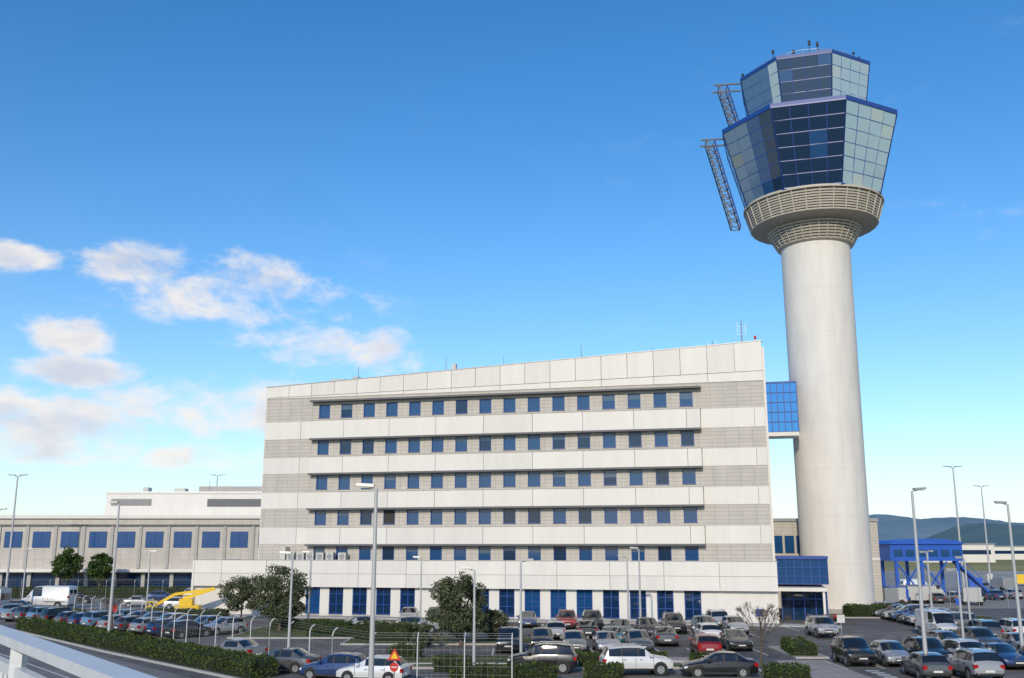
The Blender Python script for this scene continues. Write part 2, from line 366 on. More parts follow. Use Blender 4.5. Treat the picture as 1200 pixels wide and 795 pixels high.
lb=empty('service_building',(0,0,0))
m=MB(); m.box(30,47.2,129,150,0,10.8,STONE); m.box(29.9,47.3,128.8,150.1,10.8,11.2,STEEL)
for i in range(6):
    x=30.6+i*1.5; m.box(x,x+1.2,128.93,129.0,6.8,9.0,GLASS)
m.box(30,47.2,128.9,128.98,5.9,6.2,WHITE)
m.build('walls',lb)

# ---------------------------------------------------------------- terminal building (left)
tb=empty('terminal_building')
m=MB()
m.box(-160,-25,165,200,0,12.2,STONE); m.box(-160.2,-24.8,164.6,200,12.2,12.75,WHITE2)
m.box(-160,-25,164.7,164.99,11.0,11.25,LEDGE)
for x in np.arange(-158,-27,4.65):
    m.box(x,x+2.9,164.9,165-.01,7.5,10.1,GLASST0)
    m.box(x+1.4,x+1.5,164.84,164.895,7.5,10.1,BLUE); m.box(x,x+2.9,164.84,164.895,9.2,9.3,BLUE)
    m.box(x+3.5,x+4.0,164.8,164.98,4.2,10.99,CONC)
m.box(-160,-25,163.4,164.97,3.6,4.1,WHITE); m.box(-160,-25,164.9,164.985,0,3.4,GLASS2)
for x in np.arange(-158,-27,4.65): m.box(x-.1,x+.5,164.5,164.88,0,3.6,CONC)
m.build('main_wing',tb)
m=MB(); m.box(-76,-40,186,215,12.2,17.4,WHITE2); m.box(-76.2,-39.8,185.8,215,17.4,17.8,WHITE)
m.box(-75,-67.5,185.9,185.99,15.2,16.4,LEDGE); m.box(-57,-47,185.9,185.99,15.0,16.4,LEDGE)
for k in range(6): m.box(-75,-67.5,185.85,185.895,15.25+k*.2,15.32+k*.2,STEEL)
m.box(-60,-48,190,200,17.8,19,CONC); m.cyl((-58,190,17.8),(-58,190,20),.05,.05,6,STEEL)
m.box(-70,-69,188,190,17.8,18.7,STEEL); m.box(-64,-62,188,190,17.8,18.5,ACM)
m.build('plant_storey',tb)

# ---------------------------------------------------------------- control tower
TX,TY=39.3,122.0
tw=empty('control_tower',(TX,TY,0))
m=MB(); m.lathe([(4.1,0),(4.12,5),(4.3,45.9)],96,SHAFT); m.build('shaft',tw,smooth=30)
m=MB(); m.cyl((0,0,0),(0,0,.5),4.5,4.5,48,CONC); m.build('plinth',tw)
m=MB(); prof=[(4.25,45.2)]; ms=[]
def ribs(r0,z0,r1,z1,k):
    for i in range(k):
        t=i/k; t2=(i+.62)/k; t3=(i+1)/k
        ra=r0+(r1-r0)*t; rb=r0+(r1-r0)*t2; rc=r0+(r1-r0)*t3
        za=z0+(z1-z0)*t; zb=z0+(z1-z0)*t2; zc2=z0+(z1-z0)*t3
        prof.append((ra,za)); ms.append(RIB); prof.append((rb,zb)); ms.append(RIB)
        prof.append((rb-.28,zb)); ms.append(RIBD); prof.append((rc-.28,zc2)); ms.append(RIBD)
ribs(4.7,45.4,5.9,47.7,7)
prof.append((6.0,47.9)); ms.append(RIB); prof.append((7.9,48.1)); ms.append(RIB)
ribs(7.9,48.1,8.65,50.6,8)
prof.append((8.8,50.7)); ms.append(RIB); prof.append((8.8,51.0)); ms.append(RIB); prof.append((7.6,51.0)); ms.append(RIB)
m.lathe(prof,80,ms)
for i in range(32):
    t=2*math.pi*i/32; c,s=math.cos(t),math.sin(t)
    m.bar((7.92*c,7.92*s,48.1),(8.68*c,8.68*s,50.6),.12,.08,RIB)
    m.bar((4.75*c,4.75*s,45.45),(5.93*c,5.93*s,47.7),.10,.08,RIB)
m.build('louvred_collar',tw)
dc=Vector((-TX,-TY,0)).normalized(); rg=Vector((-dc.y,dc.x,0))
def ov(th,r,z):
    t=R(th); return dc*math.cos(t)*r+rg*math.sin(t)*r+Vector((0,0,z))
def octo(name,th0,r0,z0,r1,z1,nc,nr,matf,frame=.16):
    g=MB(); f=MB()
    for k in range(8):
        a,bq=th0+45*k,th0+45*(k+1)
        A,B_,C,Dd=ov(a,r0,z0),ov(bq,r0,z0),ov(bq,r1,z1),ov(a,r1,z1)
        nrm=(B_-A).cross(Dd-A).normalized()
        if nrm.dot(A+B_)<0: nrm=-nrm
        def pt(u,v): return (A*(1-u)+B_*u)*(1-v)+(Dd*(1-u)+C*u)*v
        for i in range(nc):
            for j in range(nr):
                q=[pt(i/nc,j/nr),pt((i+1)/nc,j/nr),pt((i+1)/nc,(j+1)/nr),pt(i/nc,(j+1)/nr)]
                tilt=[random.uniform(-.012,.012) for _ in range(2)]
                q=[p-nrm*.03+nrm*o for p,o in zip(q,(tilt[0]+tilt[1],-tilt[0]+tilt[1],-tilt[0]-tilt[1],tilt[0]-tilt[1]))]
                g.poly(q,matf(k,i,j))
        for i in range(nc+1):
            w=frame if i in(0,nc) else frame*.55
            f.bar(pt(i/nc,0),pt(i/nc,1),w,w,BLUE)
        for j in range(nr+1):
            w=frame*.55 if 0<j<nr else frame*1.2
            f.bar(pt(0,j/nr),pt(1,j/nr),w,w,BLUE)
    g.build(name+'_glass',tw); f.build(name+'_frames',tw)
TH=24
def mf(k,i,j):  # pane colour chosen per facet to stand in for its reflection
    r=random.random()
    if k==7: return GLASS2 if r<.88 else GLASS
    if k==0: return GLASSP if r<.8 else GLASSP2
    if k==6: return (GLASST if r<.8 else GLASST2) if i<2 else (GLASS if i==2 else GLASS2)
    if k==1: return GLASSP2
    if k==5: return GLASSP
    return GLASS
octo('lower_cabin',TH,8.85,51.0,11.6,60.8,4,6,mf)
m=MB()
def ring(z0,z1,r0,r1,mm,cap0=False,cap1=False):
    lo=[ov(TH+45*k,r0,z0) for k in range(8)]; hi=[ov(TH+45*k,r1,z1) for k in range(8)]
    for k in range(8): m.poly([lo[k],lo[(k+1)%8],hi[(k+1)%8],hi[k]],mm)
    if cap0: m.poly(lo,mm)
    if cap1: m.poly(hi,mm)
ring(60.85,61.3,11.7,11.75,BLUE,True,True)
ring(61.3,62.4,7.7,7.8,RIB)
ring(68.5,68.85,8.85,8.9,BLUE,True,True); ring(68.85,69.05,8.5,8.3,STEEL,False,True)
m.build('rims_and_decks',tw)
def mf2(k,i,j):  # cab panes: facet reflections painted by colour, as below
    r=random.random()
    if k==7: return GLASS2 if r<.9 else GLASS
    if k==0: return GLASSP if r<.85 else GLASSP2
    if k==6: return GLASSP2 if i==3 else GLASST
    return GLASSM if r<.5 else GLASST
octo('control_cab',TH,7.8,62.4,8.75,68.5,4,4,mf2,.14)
m=MB()
m.lathe([(2.6,69.05),(2.6,70.2),(2.3,71.2),(1.6,71.9),(.7,72.3),(.02,72.35)],32,WHITE)
for th,r,h in [(-80,8.0,1.6),(-30,7.2,1.9),(-12,5,2.2),(10,5.5,3.0),(20,5.7,2.6),(60,7.3,1.3),(75,7.3,1.4),(150,7,2),(-150,7,2)]:
    p=ov(th,r,69.0); m.cyl(p,p+Vector((0,0,h)),.06,.04,6,BLACK); m.cyl(p+Vector((0,0,h*.75)),p+Vector((0,0,h*.95)),.17,.17,8,BLACK)
for k in range(24):
    a,bb=ov(15*k,7.0,69.9),ov(15*k+15,7.0,69.9); m.bar(a,bb,.04,.04,STEEL); m.bar(ov(15*k,7.0,69.0),a,.04,.04,STEEL)
m.build('roof_radome_and_antennas',tw,smooth=40)
m=MB()
def gantry(z0,r0,z1,r1,th,wd,n,reach):
    A=[ov(th-wd,r0,z0),ov(th+wd,r0,z0)]; B=[ov(th-wd,r1,z1),ov(th+wd,r1,z1)]
    outv=(ov(th,1,0)).normalized()*1.1
    for q in range(2):
        m.bar(A[q],B[q],.16,.16,BLUE); m.bar(A[q]+outv,B[q]+outv,.15,.15,LEDGE)
        for i in range(n+1):
            t=i/n; p=A[q]*(1-t)+B[q]*t; m.bar(p,p+outv,.09,.09,LEDGE)
            if i<n:
                t2=(i+1)/n; p2=A[q]*(1-t2)+B[q]*t2; m.bar(p,p2+outv,.08,.08,LEDGE)
    for i in range(n+1):
        t=i/n; p=A[0]*(1-t)+B[0]*t; p2=A[1]*(1-t)+B[1]*t; m.bar(p,p2,.08,.08,LEDGE); m.bar(p+outv,p2+outv,.08,.08,LEDGE)
    m.bar(B[0]+outv*1.6,B[0]-outv*reach,.18,.18,LEDGE); m.bar(B[1]+outv*1.6,B[1]-outv*reach,.18,.18,LEDGE)
gantry(48.6,9.4,60.8,12.3,-80,5,11,1.5)
gantry(62.2,8.7,68.6,10.3,-80,6,6,1.8)
m.build('maintenance_gantries',tw)

# ---------------------------------------------------------------- vehicles
def car_mesh(kind):
    m=MB()
    if kind=='hatch':
        S=[(2.02,.34,.56,.58,.66),(1.97,.24,.66,.69,.78),(1.70,.22,.77,.82,.85),(1.15,.22,.88,.94,.87),(.92,.22,.91,.98,.87),
           (.22,.22,.94,1.40,.87),(-.10,.22,.95,1.46,.87),(-.20,.22,.95,1.47,.87),(-.95,.22,.96,1.46,.87),(-1.05,.22,.97,1.455,.87),(-1.50,.22,.98,1.38,.86),(-1.84,.24,.98,1.03,.84),(-1.98,.28,.86,.88,.80),(-2.02,.36,.62,.64,.72)]
        cab=(4,11); pill=[(6,7),(8,9)]; wb=(1.25,-1.22); rr=.30
    elif kind=='sedan':
        S=[(2.22,.34,.56,.58,.68),(2.16,.24,.66,.69,.80),(1.85,.22,.75,.80,.87),(1.20,.22,.86,.92,.89),(.95,.22,.88,.95,.89),
           (.20,.22,.92,1.36,.88),(-.15,.22,.93,1.42,.88),(-.25,.22,.93,1.425,.88),(-.90,.22,.94,1.40,.88),(-1.0,.22,.94,1.38,.88),(-1.62,.22,.95,1.04,.88),(-2.05,.24,.93,1.0,.85),(-2.17,.28,.86,.9,.82),(-2.22,.36,.62,.64,.72)]
        cab=(4,10); pill=[(6,7),(8,9)]; wb=(1.36,-1.28); rr=.31
    elif kind=='suv':
        S=[(2.15,.44,.72,.75,.70),(2.10,.34,.84,.88,.82),(1.85,.32,.95,1.0,.88),(1.25,.32,1.04,1.10,.90),(1.0,.32,1.06,1.13,.90),
           (.42,.32,1.10,1.62,.90),(.05,.32,1.10,1.70,.90),(-.05,.32,1.10,1.71,.90),(-.95,.32,1.11,1.71,.90),(-1.05,.32,1.11,1.70,.90),(-1.78,.32,1.12,1.64,.89),(-2.0,.34,1.12,1.18,.87),(-2.10,.38,1.0,1.02,.84),(-2.15,.46,.72,.74,.76)]
        cab=(4,11); pill=[(6,7),(8,9)]; wb=(1.32,-1.30); rr=.36
    else:
        S=[(2.75,.40,.75,.78,.78),(2.68,.30,.95,1.0,.90),(2.45,.28,1.08,1.14,.96),(2.15,.28,1.18,1.25,.98),(2.02,.28,1.22,1.32,.98),
           (1.35,.28,1.28,2.20,.98),(1.0,.28,1.30,2.36,.98),(.9,.28,1.30,2.38,.98),(.30,.28,1.30,2.42,.98),(.15,.28,1.30,2.42,.98),(-2.55,.28,1.30,2.42,.98),(-2.68,.3,1.28,2.36,.96),(-2.72,.34,1.2,2.3,.94),(-2.75,.42,1.1,1.2,.90)]
        cab=(4,8); pill=[(6,7)]; wb=(1.75,-1.60); rr=.36
    rings=[]
    for i,(x,zb,zs,zt,w) in enumerate(S):
        tall=(zt-zs)>.25
        rw=(w-.19 if kind!='van' else w-.10) if tall else w-.10
        if tall: half=[(0,zb),(w*.86,zb),(w-.01,zb+.13),(w,(zb+zs)/2),(w-.02,zs-.02),(w-.045,zs+.03),(rw+.02,zt-.09),(rw-.08,zt-.015),(0,zt+.02)]
        else:    half=[(0,zb),(w*.86,zb),(w-.01,zb+.10),(w,(zb+zs)/2),(w-.02,zs-.04),(w-.05,zs-.01),(rw,zs+.01),(rw-.16,zt),(0,zt+.03)]
        k=len(m.v)
        for y,z in half: m.v.append((x,-y,z))
        for y,z in half[::-1][1:-1]: m.v.append((x,y,z))
        rings.append((k,tall))
    n=16
    pi=m.mi(PAINT); gi=m.mi(CGLASS); bi=m.mi(BLACK)
    for i in range(len(S)-1):
        ka,kb=rings[i][0],rings[i+1][0]
        ins=cab[0]<=i<cab[1]
        shield = ins and (rings[i][1]!=rings[i+1][1])
        for j in range(n):
            j2=(j+1)%n; m.f.append((ka+j,ka+j2,kb+j2,kb+j))
            side=j in(5,10); mm=pi
            if ins and not shield and side and (i,i+1) not in pill: mm=gi
            if kind=='van' and i>=8 and side: mm=pi
            if shield and j in(6,7,8,9): mm=gi
            if shield and side: mm=pi
            if j in(0,1,15,14): mm=bi
            if ins and side and (i,i+1) in pill: mm=bi
            if kind=='hatch' and i==10 and j in(5,10): mm=pi
            m.m.append(mm)
    for k,rev in((rings[0][0],0),(rings[-1][0],1)):
        f=tuple(range(k,k+n)); m.f.append(f if rev else f[::-1]); m.m.append(pi)
    L0=S[0][0]; L1=S[-1][0]; w=S[5][4]
    for x in wb:
        for s in(-1,1):
            m.cyl((x,s*(w-.25),rr+.03),(x,s*(w+.004),rr+.03),rr+.075,rr+.075,20,BLACK)
            m.cyl((x,s*(w-.22),rr),(x,s*(w+.02),rr),rr,rr,20,TYRE)
            m.cyl((x,s*(w+.015),rr),(x,s*(w+.028),rr),rr*.66,rr*.62,14,RIM)
            for q in range(5):
                t=2*math.pi*q/5+.3
                m.bar((x+math.cos(t)*rr*.2,s*(w+.03),rr+math.sin(t)*rr*.2),(x+math.cos(t)*rr*.55,s*(w+.03),rr+math.sin(t)*rr*.55),.05,.012,BLACK)
    sh=S[1]; zl=sh[2]-.04; fx=sh[0]
    for s in(-1,1):
        m.hexa([(fx-.28,s*(sh[4]-.34),zl-.10),(fx+.045,s*(sh[4]-.34),zl-.12),(fx+.0,s*(sh[4]+.01),zl-.09),(fx-.30,s*(sh[4]+.045),zl-.06),
                (fx-.28,s*(sh[4]-.34),zl+.04),(fx+.01,s*(sh[4]-.34),zl+.02),(fx-.03,s*(sh[4]+.0),zl+.04),(fx-.30,s*(sh[4]+.045),zl+.07)],HEADL)
        r=S[-2]; rz=r[2]-.02 if kind!='van' else 1.35
        m.box(r[0]-.035,r[0]+.22,min(s*(r[4]-.22),s*(r[4]+.025)),max(s*(r[4]-.22),s*(r[4]+.025)),rz-.20,rz+.02,TAILL)
        mx=S[4][0]-.28; mz=S[4][2]+.08
        m.box(mx-.09,mx+.09,min(s*w,s*(w+.20)),max(s*w,s*(w+.20)),mz-.02,mz+.13,PAINT)
        for hx in(.15,-.85): m.box(hx-.09,hx+.09,min(s*(w-.02),s*(w+.02)),max(s*(w-.02),s*(w+.02)),S[5][2]-.17,S[5][2]-.14,BLACK)
        m.box(wb[1]+rr+.08,wb[0]-rr-.08,min(s*(w-.03),s*(w+.006)),max(s*(w-.03),s*(w+.006)),S[5][1]+.02,S[5][1]+.12,BLACK)
        for dx in (S[4][0]-.1,-.17,-.98) if kind!='van' else (1.9,.9,-.4,):
            m.box(dx-.01,dx+.01,min(s*(w-.02),s*(w+.004)),max(s*(w-.02),s*(w+.004)),S[5][1]+.2,S[5][2]-.04,BLACK)
    m.box(fx-.02,L0+.015,-.42,.42,S[0][1]-.04,S[0][1]+.08,BLACK); m.box(fx-.02,L0+.012,-.36,.36,S[0][2]-.06,S[0][2]+.02,BLACK)
    m.box(L0-.01,L0+.03,-.26,.26,S[0][1]+.09,S[0][1]+.17,PLATE)
    m.box(L1-.03,L1+.01,-.26,.26,S[-1][2]-.14,S[-1][2]-.03,PLATE)
    m.box(L1-.01,L1+.1,-.6,.6,S[-1][1]-.06,S[-1][1]+.06,BLACK)
    if kind=='van':
        for s in(-1,1): m.box(L1+.005,L1+.05,min(s*.08,s*.75),max(s*.08,s*.75),1.5,2.0,CGLASS)
        m.box(-2.4,0.0,-.999,-.985,.72,.80,BLACK); m.box(-2.4,0.0,.985,.999,.72,.80,BLACK)
    if kind=='suv':
        for s in(-1,1): m.bar((.2,s*.62,1.76),(-1.6,s*.62,1.74),.04,.04,STEEL)
    return m.build('car_'+kind,mesh_only=True,smooth=32)
CM={k:car_mesh(k) for k in('hatch','sedan','suv','van')}
NM={'hatch':'hatchback_car','sedan':'sedan_car','suv':'suv_car','van':'white_van'}
CC={'k':(.012,.012,.014),'w':(.72,.72,.72),'s':(.33,.34,.36),'g':(.09,.095,.105),'b':(.02,.05,.16),'r':(.25,.012,.015),'c':(.24,.23,.21),'t':(.03,.14,.18),'l':(.16,.28,.42)}
def car(kind,c,x,y,h,sc_=1):
    inst(NM[kind],CM[kind],(x,y,0),R(h+random.uniform(-2.5,2.5)),CC[c],sc_)
F=-90
cars=[
('suv','k',-.2,75.6,F),('hatch','k',2.3,78.0,F),('hatch','c',4.6,75.6,F),('sedan','s',7.0,75.8,F),('hatch','g',9.4,76.2,F),('sedan','t',7.9,80.9,90),('sedan','g',12.0,80.8,90),('hatch','s',3.6,86.3,90),('sedan','k',6.4,87.6,90),
('suv','r',5.2,96.5,F),('suv','k',7.6,96,F),('sedan','g',9.4,88.5,F),('hatch','k',11.9,89.5,F),('suv','k',14.6,92,F),('hatch','t',17.3,92,F),('hatch','s',20.0,91.6,F),('sedan','b',1.5,99,F),('hatch','g',-1.6,100,F),
('hatch','r',13.9,73.6,90),('sedan','k',16.9,77.4,F),('suv','s',19.4,97.2,90),('hatch','w',16.0,83.8,90),
('suv','k',1.9,63.4,172),('suv','w',7.5,62.2,4),('sedan','k',12.3,61.3,180),
('suv','s',26.7,88.0,F),
('suv','k',22.5,67.6,F),('hatch','s',24.9,67.5,F),('suv','k',27.2,67.2,F),('suv','w',29.2,65.6,F),('sedan','b',31.6,66.2,F),('hatch','k',33.6,64.5,F),('hatch','g',24.5,61.0,90),('suv','s',27.1,60.4,90),
('suv','g',38.8,84.4,90),('hatch','s',32.0,75.4,F),('suv','g',34.5,75.5,F),('sedan','s',37.0,74.5,F),('hatch','b',39.3,74,F),('suv','w',41.8,85.4,90),('sedan','k',44.2,86.2,90),
('hatch','s',-10.6,105.0,F),('sedan','g',-8.0,106.5,F),('sedan','s',-13.3,93.8,8),('hatch','s',-8.6,92.2,10),
('sedan','c',-18.9,69.8,150),('sedan','g',-14.2,63.6,165),('hatch','b',-10.3,60.2,165),('hatch','w',-7.9,58.8,168),
('hatch','w',-41.5,127,10),('sedan','s',-48,131,8),('hatch','b',-50,145,12),('suv','s',-45.5,147,8),('sedan','w',-43,143,20),('hatch','s',-41,148,10),('hatch','k',-60,140,10),
('sedan','g',-58,120,0),('hatch','l',-54.5,112,30),
('sedan','b',48,93,70),
]
for c in cars: car(*c)
d=Vector((23,-19)).normalized(); cl='sglkgblsgsbk'
for i in range(12):
    p=Vector((-51,106.5))+d*(2.75*i); car(random.choice(['hatch','sedan','hatch','suv']),cl[i],p.x,p.y,52)
for i in range(7):
    p=Vector((-39.0,85.5+16))+d*(2.9*i); car(random.choice(['hatch','sedan']),'lbbwgls'[i],p.x,p.y,232)
for i in range(9): car(random.choice(['hatch','sedan','suv']),'sggsbkskg'[i],42.2-.25*i,117-3.0*i,172)
car('van','w',-58.5,128,178,1.15)
for (x,y,h) in [(36.9,88.6,-90),(62,150,30),(70,175,0)]: car('van','w',x,y,h,.9)
for i in range(5): car('hatch','gskbs'[i],58+i*4.2,140+i*3,100)

m=MB(); m.box(-3.2,3.2,-1.1,1.1,.45,2.7,mat('bus_white',(.7,.7,.7),.4,noise=.04))
for s in(-1,1): m.box(-2.9,2.6,min(s*1.1,s*1.115),max(s*1.1,s*1.115),1.45,2.2,CGLASS); m.box(-3.1,3.1,min(s*1.1,s*1.112),max(s*1.1,s*1.112),.9,1.05,BLUE)
m.box(3.2,3.215,-1,1,1.3,2.3,CGLASS); m.box(-3.215,-3.2,-.9,.9,1.4,2.2,CGLASS); m.box(-2.8,1.5,-.9,.9,2.7,2.9,ACM)
for x in(-2.1,2.1):
    for s in(-1,1): m.cyl((x,s*.8,.45),(x,s*1.13,.45),.45,.45,18,TYRE); m.cyl((x,s*1.13,.45),(x,s*1.14,.45),.25,.25,12,RIM)
m.build('minibus',loc=(-63.5,121,0),rot=R(175))
m=MB(); m.box(-1.3,1.3,-.8,.8,.5,1.2,YEL); m.box(-.9,.5,-.6,.6,1.2,1.9,YEL); m.bar((-.6,0,1.9),(2.8,0,3.0),.3,.35,YEL); m.bar((2.8,0,3.0),(-1.5,0,2.4),.22,.3,YEL); m.bar((-1.5,0,2.4),(-3.6,0,1.2),.25,.3,YEL)
m.box(-4.4,-3.6,-.7,.7,.5,.65,YEL)
for z in(1.1,1.6):
    for s in(-.7,.7): m.bar((-4.4,s,z),(-3.6,s,z),.06,.06,YEL)
    m.bar((-4.4,-.7,z),(-4.4,.7,z),.06,.06,YEL)
for x in(-4.4,-3.6):
    for s in(-.7,.7): m.bar((x,s,.6),(x,s,1.65),.06,.06,YEL)
for x in(-.9,.9):
    for s in(-1,1): m.cyl((x,s*.6,.42),(x,s*.9,.42),.42,.42,16,TYRE)
m.build('boom_lift',loc=(-36.2,113.5,0),rot=R(5))
def moto(x,y,h):
    m=MB()
    for q in(-.65,.65): m.cyl((q,-.05,.3),(q,.05,.3),.3,.3,16,TYRE); m.cyl((q,-.06,.3),(q,.06,.3),.17,.17,10,RIM)
    m.bar((-.6,0,.35),(.1,0,.45),.22,.3,BLACK); m.bar((-.75,0,.78),(0,0,.75),.24,.12,BLACK); m.bar((0,0,.72),(.3,0,.9),.25,.22,RED); m.bar((.65,0,.3),(.38,0,1.02),.06,.08,STEEL); m.bar((.38,-.33,1.05),(.38,.33,1.05),.04,.04,BLACK); m.cyl((.45,0,.85),(.55,0,.85),.1,.08,10,HEADL)
    m.build('motorcycle',loc=(x,y,0),rot=R(h))
for i in range(4): moto(29+i*.95,99.5+i*.2,75+i*5)

# ---------------------------------------------------------------- street furniture
def lamp(x,y,h,kind='single',a=180):
    m=MB(); r=.055+h*.006
    m.cyl((0,0,0),(0,0,.35),r*1.8,r*1.7,12,POLE); m.cyl((0,0,.3),(0,0,h-.05),r*1.15,r*.6,12,POLE)
    if kind=='single':
        m.bar((0,0,h-.08),(.45,0,h+.03),.07,.07,POLE); m.hexa([(.1,-.16,h),(.85,-.14,h+.06),(.85,.14,h+.06),(.1,.16,h),(.1,-.14,h+.14),(.85,-.10,h+.18),(.85,.10,h+.18),(.1,.14,h+.14)],LAMPH)
        m.box(.25,.78,-.1,.1,h-.02,h+.03,LENS)
    else:
        w=.6 if h<9 else 1.0
        for s in(-1,1):
            m.bar((0,0,h-.2),(s*.5*w,0,h),.08,.08,POLE); m.hexa([(s*.3*w,-.2*s,h-.02),(s*1.5*w,-.18*s,h+.06),(s*1.5*w,.18*s,h+.06),(s*.3*w,.2*s,h-.02),(s*.3*w,-.15*s,h+.13),(s*1.5*w,-.12*s,h+.18),(s*1.5*w,.12*s,h+.18),(s*.3*w,.15*s,h+.13)],LAMPH)
    return m.build('street_lamp',loc=(x,y,0),rot=R(a),smooth=35)
lamp(-5.75,42,10.0,'single',180)
for (x,y,h,k,a) in [(-14.4,66,7.1,'single',180),(-2.3,62,6.2,'single',180),(.6,68.5,6.6,'single',0),(10.3,90,6.7,'single',180),(12.0,95,7.4,'single',180),(24.2,60,10.9,'single',0),(71.5,160,20.3,'double',0),
    (33.4,67,10.4,'single',180),(31.8,72,5.9,'single',180),(-75,150,18.2,'double',0),(-31.6,80,11.0,'single',180),(-62.8,130,7.3,'single',0),(-45,125,7.0,'single',0),(-61.8,120,12,'single',0),(-59.6,200,21.8,'double',0),
    (-20,100,7,'single',180),(39.6,88,6.6,'single',180),(43,104,7,'single',180),(90,190,19,'double',0),(52,126,7,'single',0),(-9,100,6.5,'single',180)]: lamp(x,y,h,k,a)

def fence(pts,h=2.3,step=2.6,pm=STEEL):
    m=MB()
    for (xa,ya),(xb,yb) in zip(pts[:-1],pts[1:]):
        A=Vector((xa,ya,0)); B=Vector((xb,yb,0)); L=(B-A).length; n=max(1,int(L/step)); dd=(B-A)/L; nn=Vector((-dd.y,dd.x,0))
        for i in range(n+1):
            p=A+(B-A)*i/n; m.cyl(p,p+Vector((0,0,h)),.035,.035,6,pm)
            q0=p+Vector((0,0,h))
            for k in range(4):
                t=k/4*1.2; t2=(k+1)/4*1.2
                a=q0+Vector((0,0,.5*math.sin(t)))+nn*(.5*(1-math.cos(t))); b2=q0+Vector((0,0,.5*math.sin(t2)))+nn*(.5*(1-math.cos(t2))); m.bar(a,b2,.05,.05,pm)
        for z in list(np.arange(.1,h+.01,.44)): m.bar(A+Vector((0,0,z)),B+Vector((0,0,z)),.008,.008,STEEL)
        for z,o in((h+.2,.04),(h+.34,.14),(h+.45,.28)): m.bar(A+nn*o+Vector((0,0,z)),B+nn*o+Vector((0,0,z)),.01,.01,STEEL)
        k=int(L/.35)
        for i in range(k):
            p=A+dd*(i*.35); m.bar(p+Vector((0,0,.05)),p+Vector((0,0,h)),.005,.005,STEEL)
    m.build('security_fence')
fence([(-47,107),(-33,90.5),(-24,78.5),(-16.5,69.5),(-10.8,61.5),(-8.0,58),(0,57.4)],pm=RAILW)
fence([(-95,152),(-44,152)],2.4,4); fence([(48,128),(110,128)],2.4,3.5)

m=MB(); m.cyl((0,0,0),(0,0,2.1),.035,.035,8,STEEL)
def tri(r,y,mm): m.poly([(r*math.cos(R(a)),y,1.8+r*math.sin(R(a))) for a in(210,330,90)],mm)
tri(.42,-.045,RED); tri(.24,-.05,YEL); m.poly([(.42*math.cos(R(a)),-.04,1.8+.42*math.sin(R(a))) for a in(90,330,210)],STEEL)
m.cyl((0,-.035,1.25),(0,-.06,1.25),.24,.24,16,RED); m.box(-.16,.16,-.066,-.061,1.22,1.28,PAINTW)
m.build('warning_sign',loc=(-6.3,55.0,0))
def sign(x,y,h,mm,w=.6):
    m=MB(); m.cyl((0,0,0),(0,0,h),.03,.03,8,STEEL); m.box(-w/2,w/2,-.05,-.03,h-.6,h,mm); m.build('traffic_sign',loc=(x,y,0))
sign(20.2,83,2.6,BLUE2); sign(-36,92,2.4,RED,.5); sign(25.5,79,2.4,PAINTW); sign(44,100,2.6,BLUE2)

fb=empty('footbridge')
A=Vector((-3.2,6.4,0)); dr=Vector((1.75,-2.37,0)).normalized(); nn=Vector((dr.y,-dr.x,0))
if nn.dot(-A)<0: nn=-nn
m=MB(); P0=A-dr*14; P1=A+dr*14
m.bar(P0+Vector((0,0,6.97)),P1+Vector((0,0,6.97)),.14,.05,RAILW); m.bar(P0+Vector((0,0,6.80)),P1+Vector((0,0,6.80)),.05,.06,RAILW); m.bar(P0+Vector((0,0,5.98)),P1+Vector((0,0,5.98)),.05,.05,RAILW)
for i in range(int(28/.13)):
    p=P0+dr*(i*.13); m.bar(p+Vector((0,0,6.0)),p+Vector((0,0,6.79)),.02,.035,RAILW)
for i in range(14):
    p=P0+dr*(i*2.0+.6); m.bar(p+Vector((0,0,5.9)),p+Vector((0,0,6.94)),.07,.07,RAILW)
m.build('railing',fb)
m=MB(); a=P0-nn*.1; b_=P1-nn*.1; c=P1+nn*4; d_=P0+nn*4
m.hexa([a+Vector((0,0,5.4)),b_+Vector((0,0,5.4)),c+Vector((0,0,5.4)),d_+Vector((0,0,5.4)),a+Vector((0,0,5.88)),b_+Vector((0,0,5.88)),c+Vector((0,0,5.88)),d_+Vector((0,0,5.88))],CONC)
m.build('deck',fb)

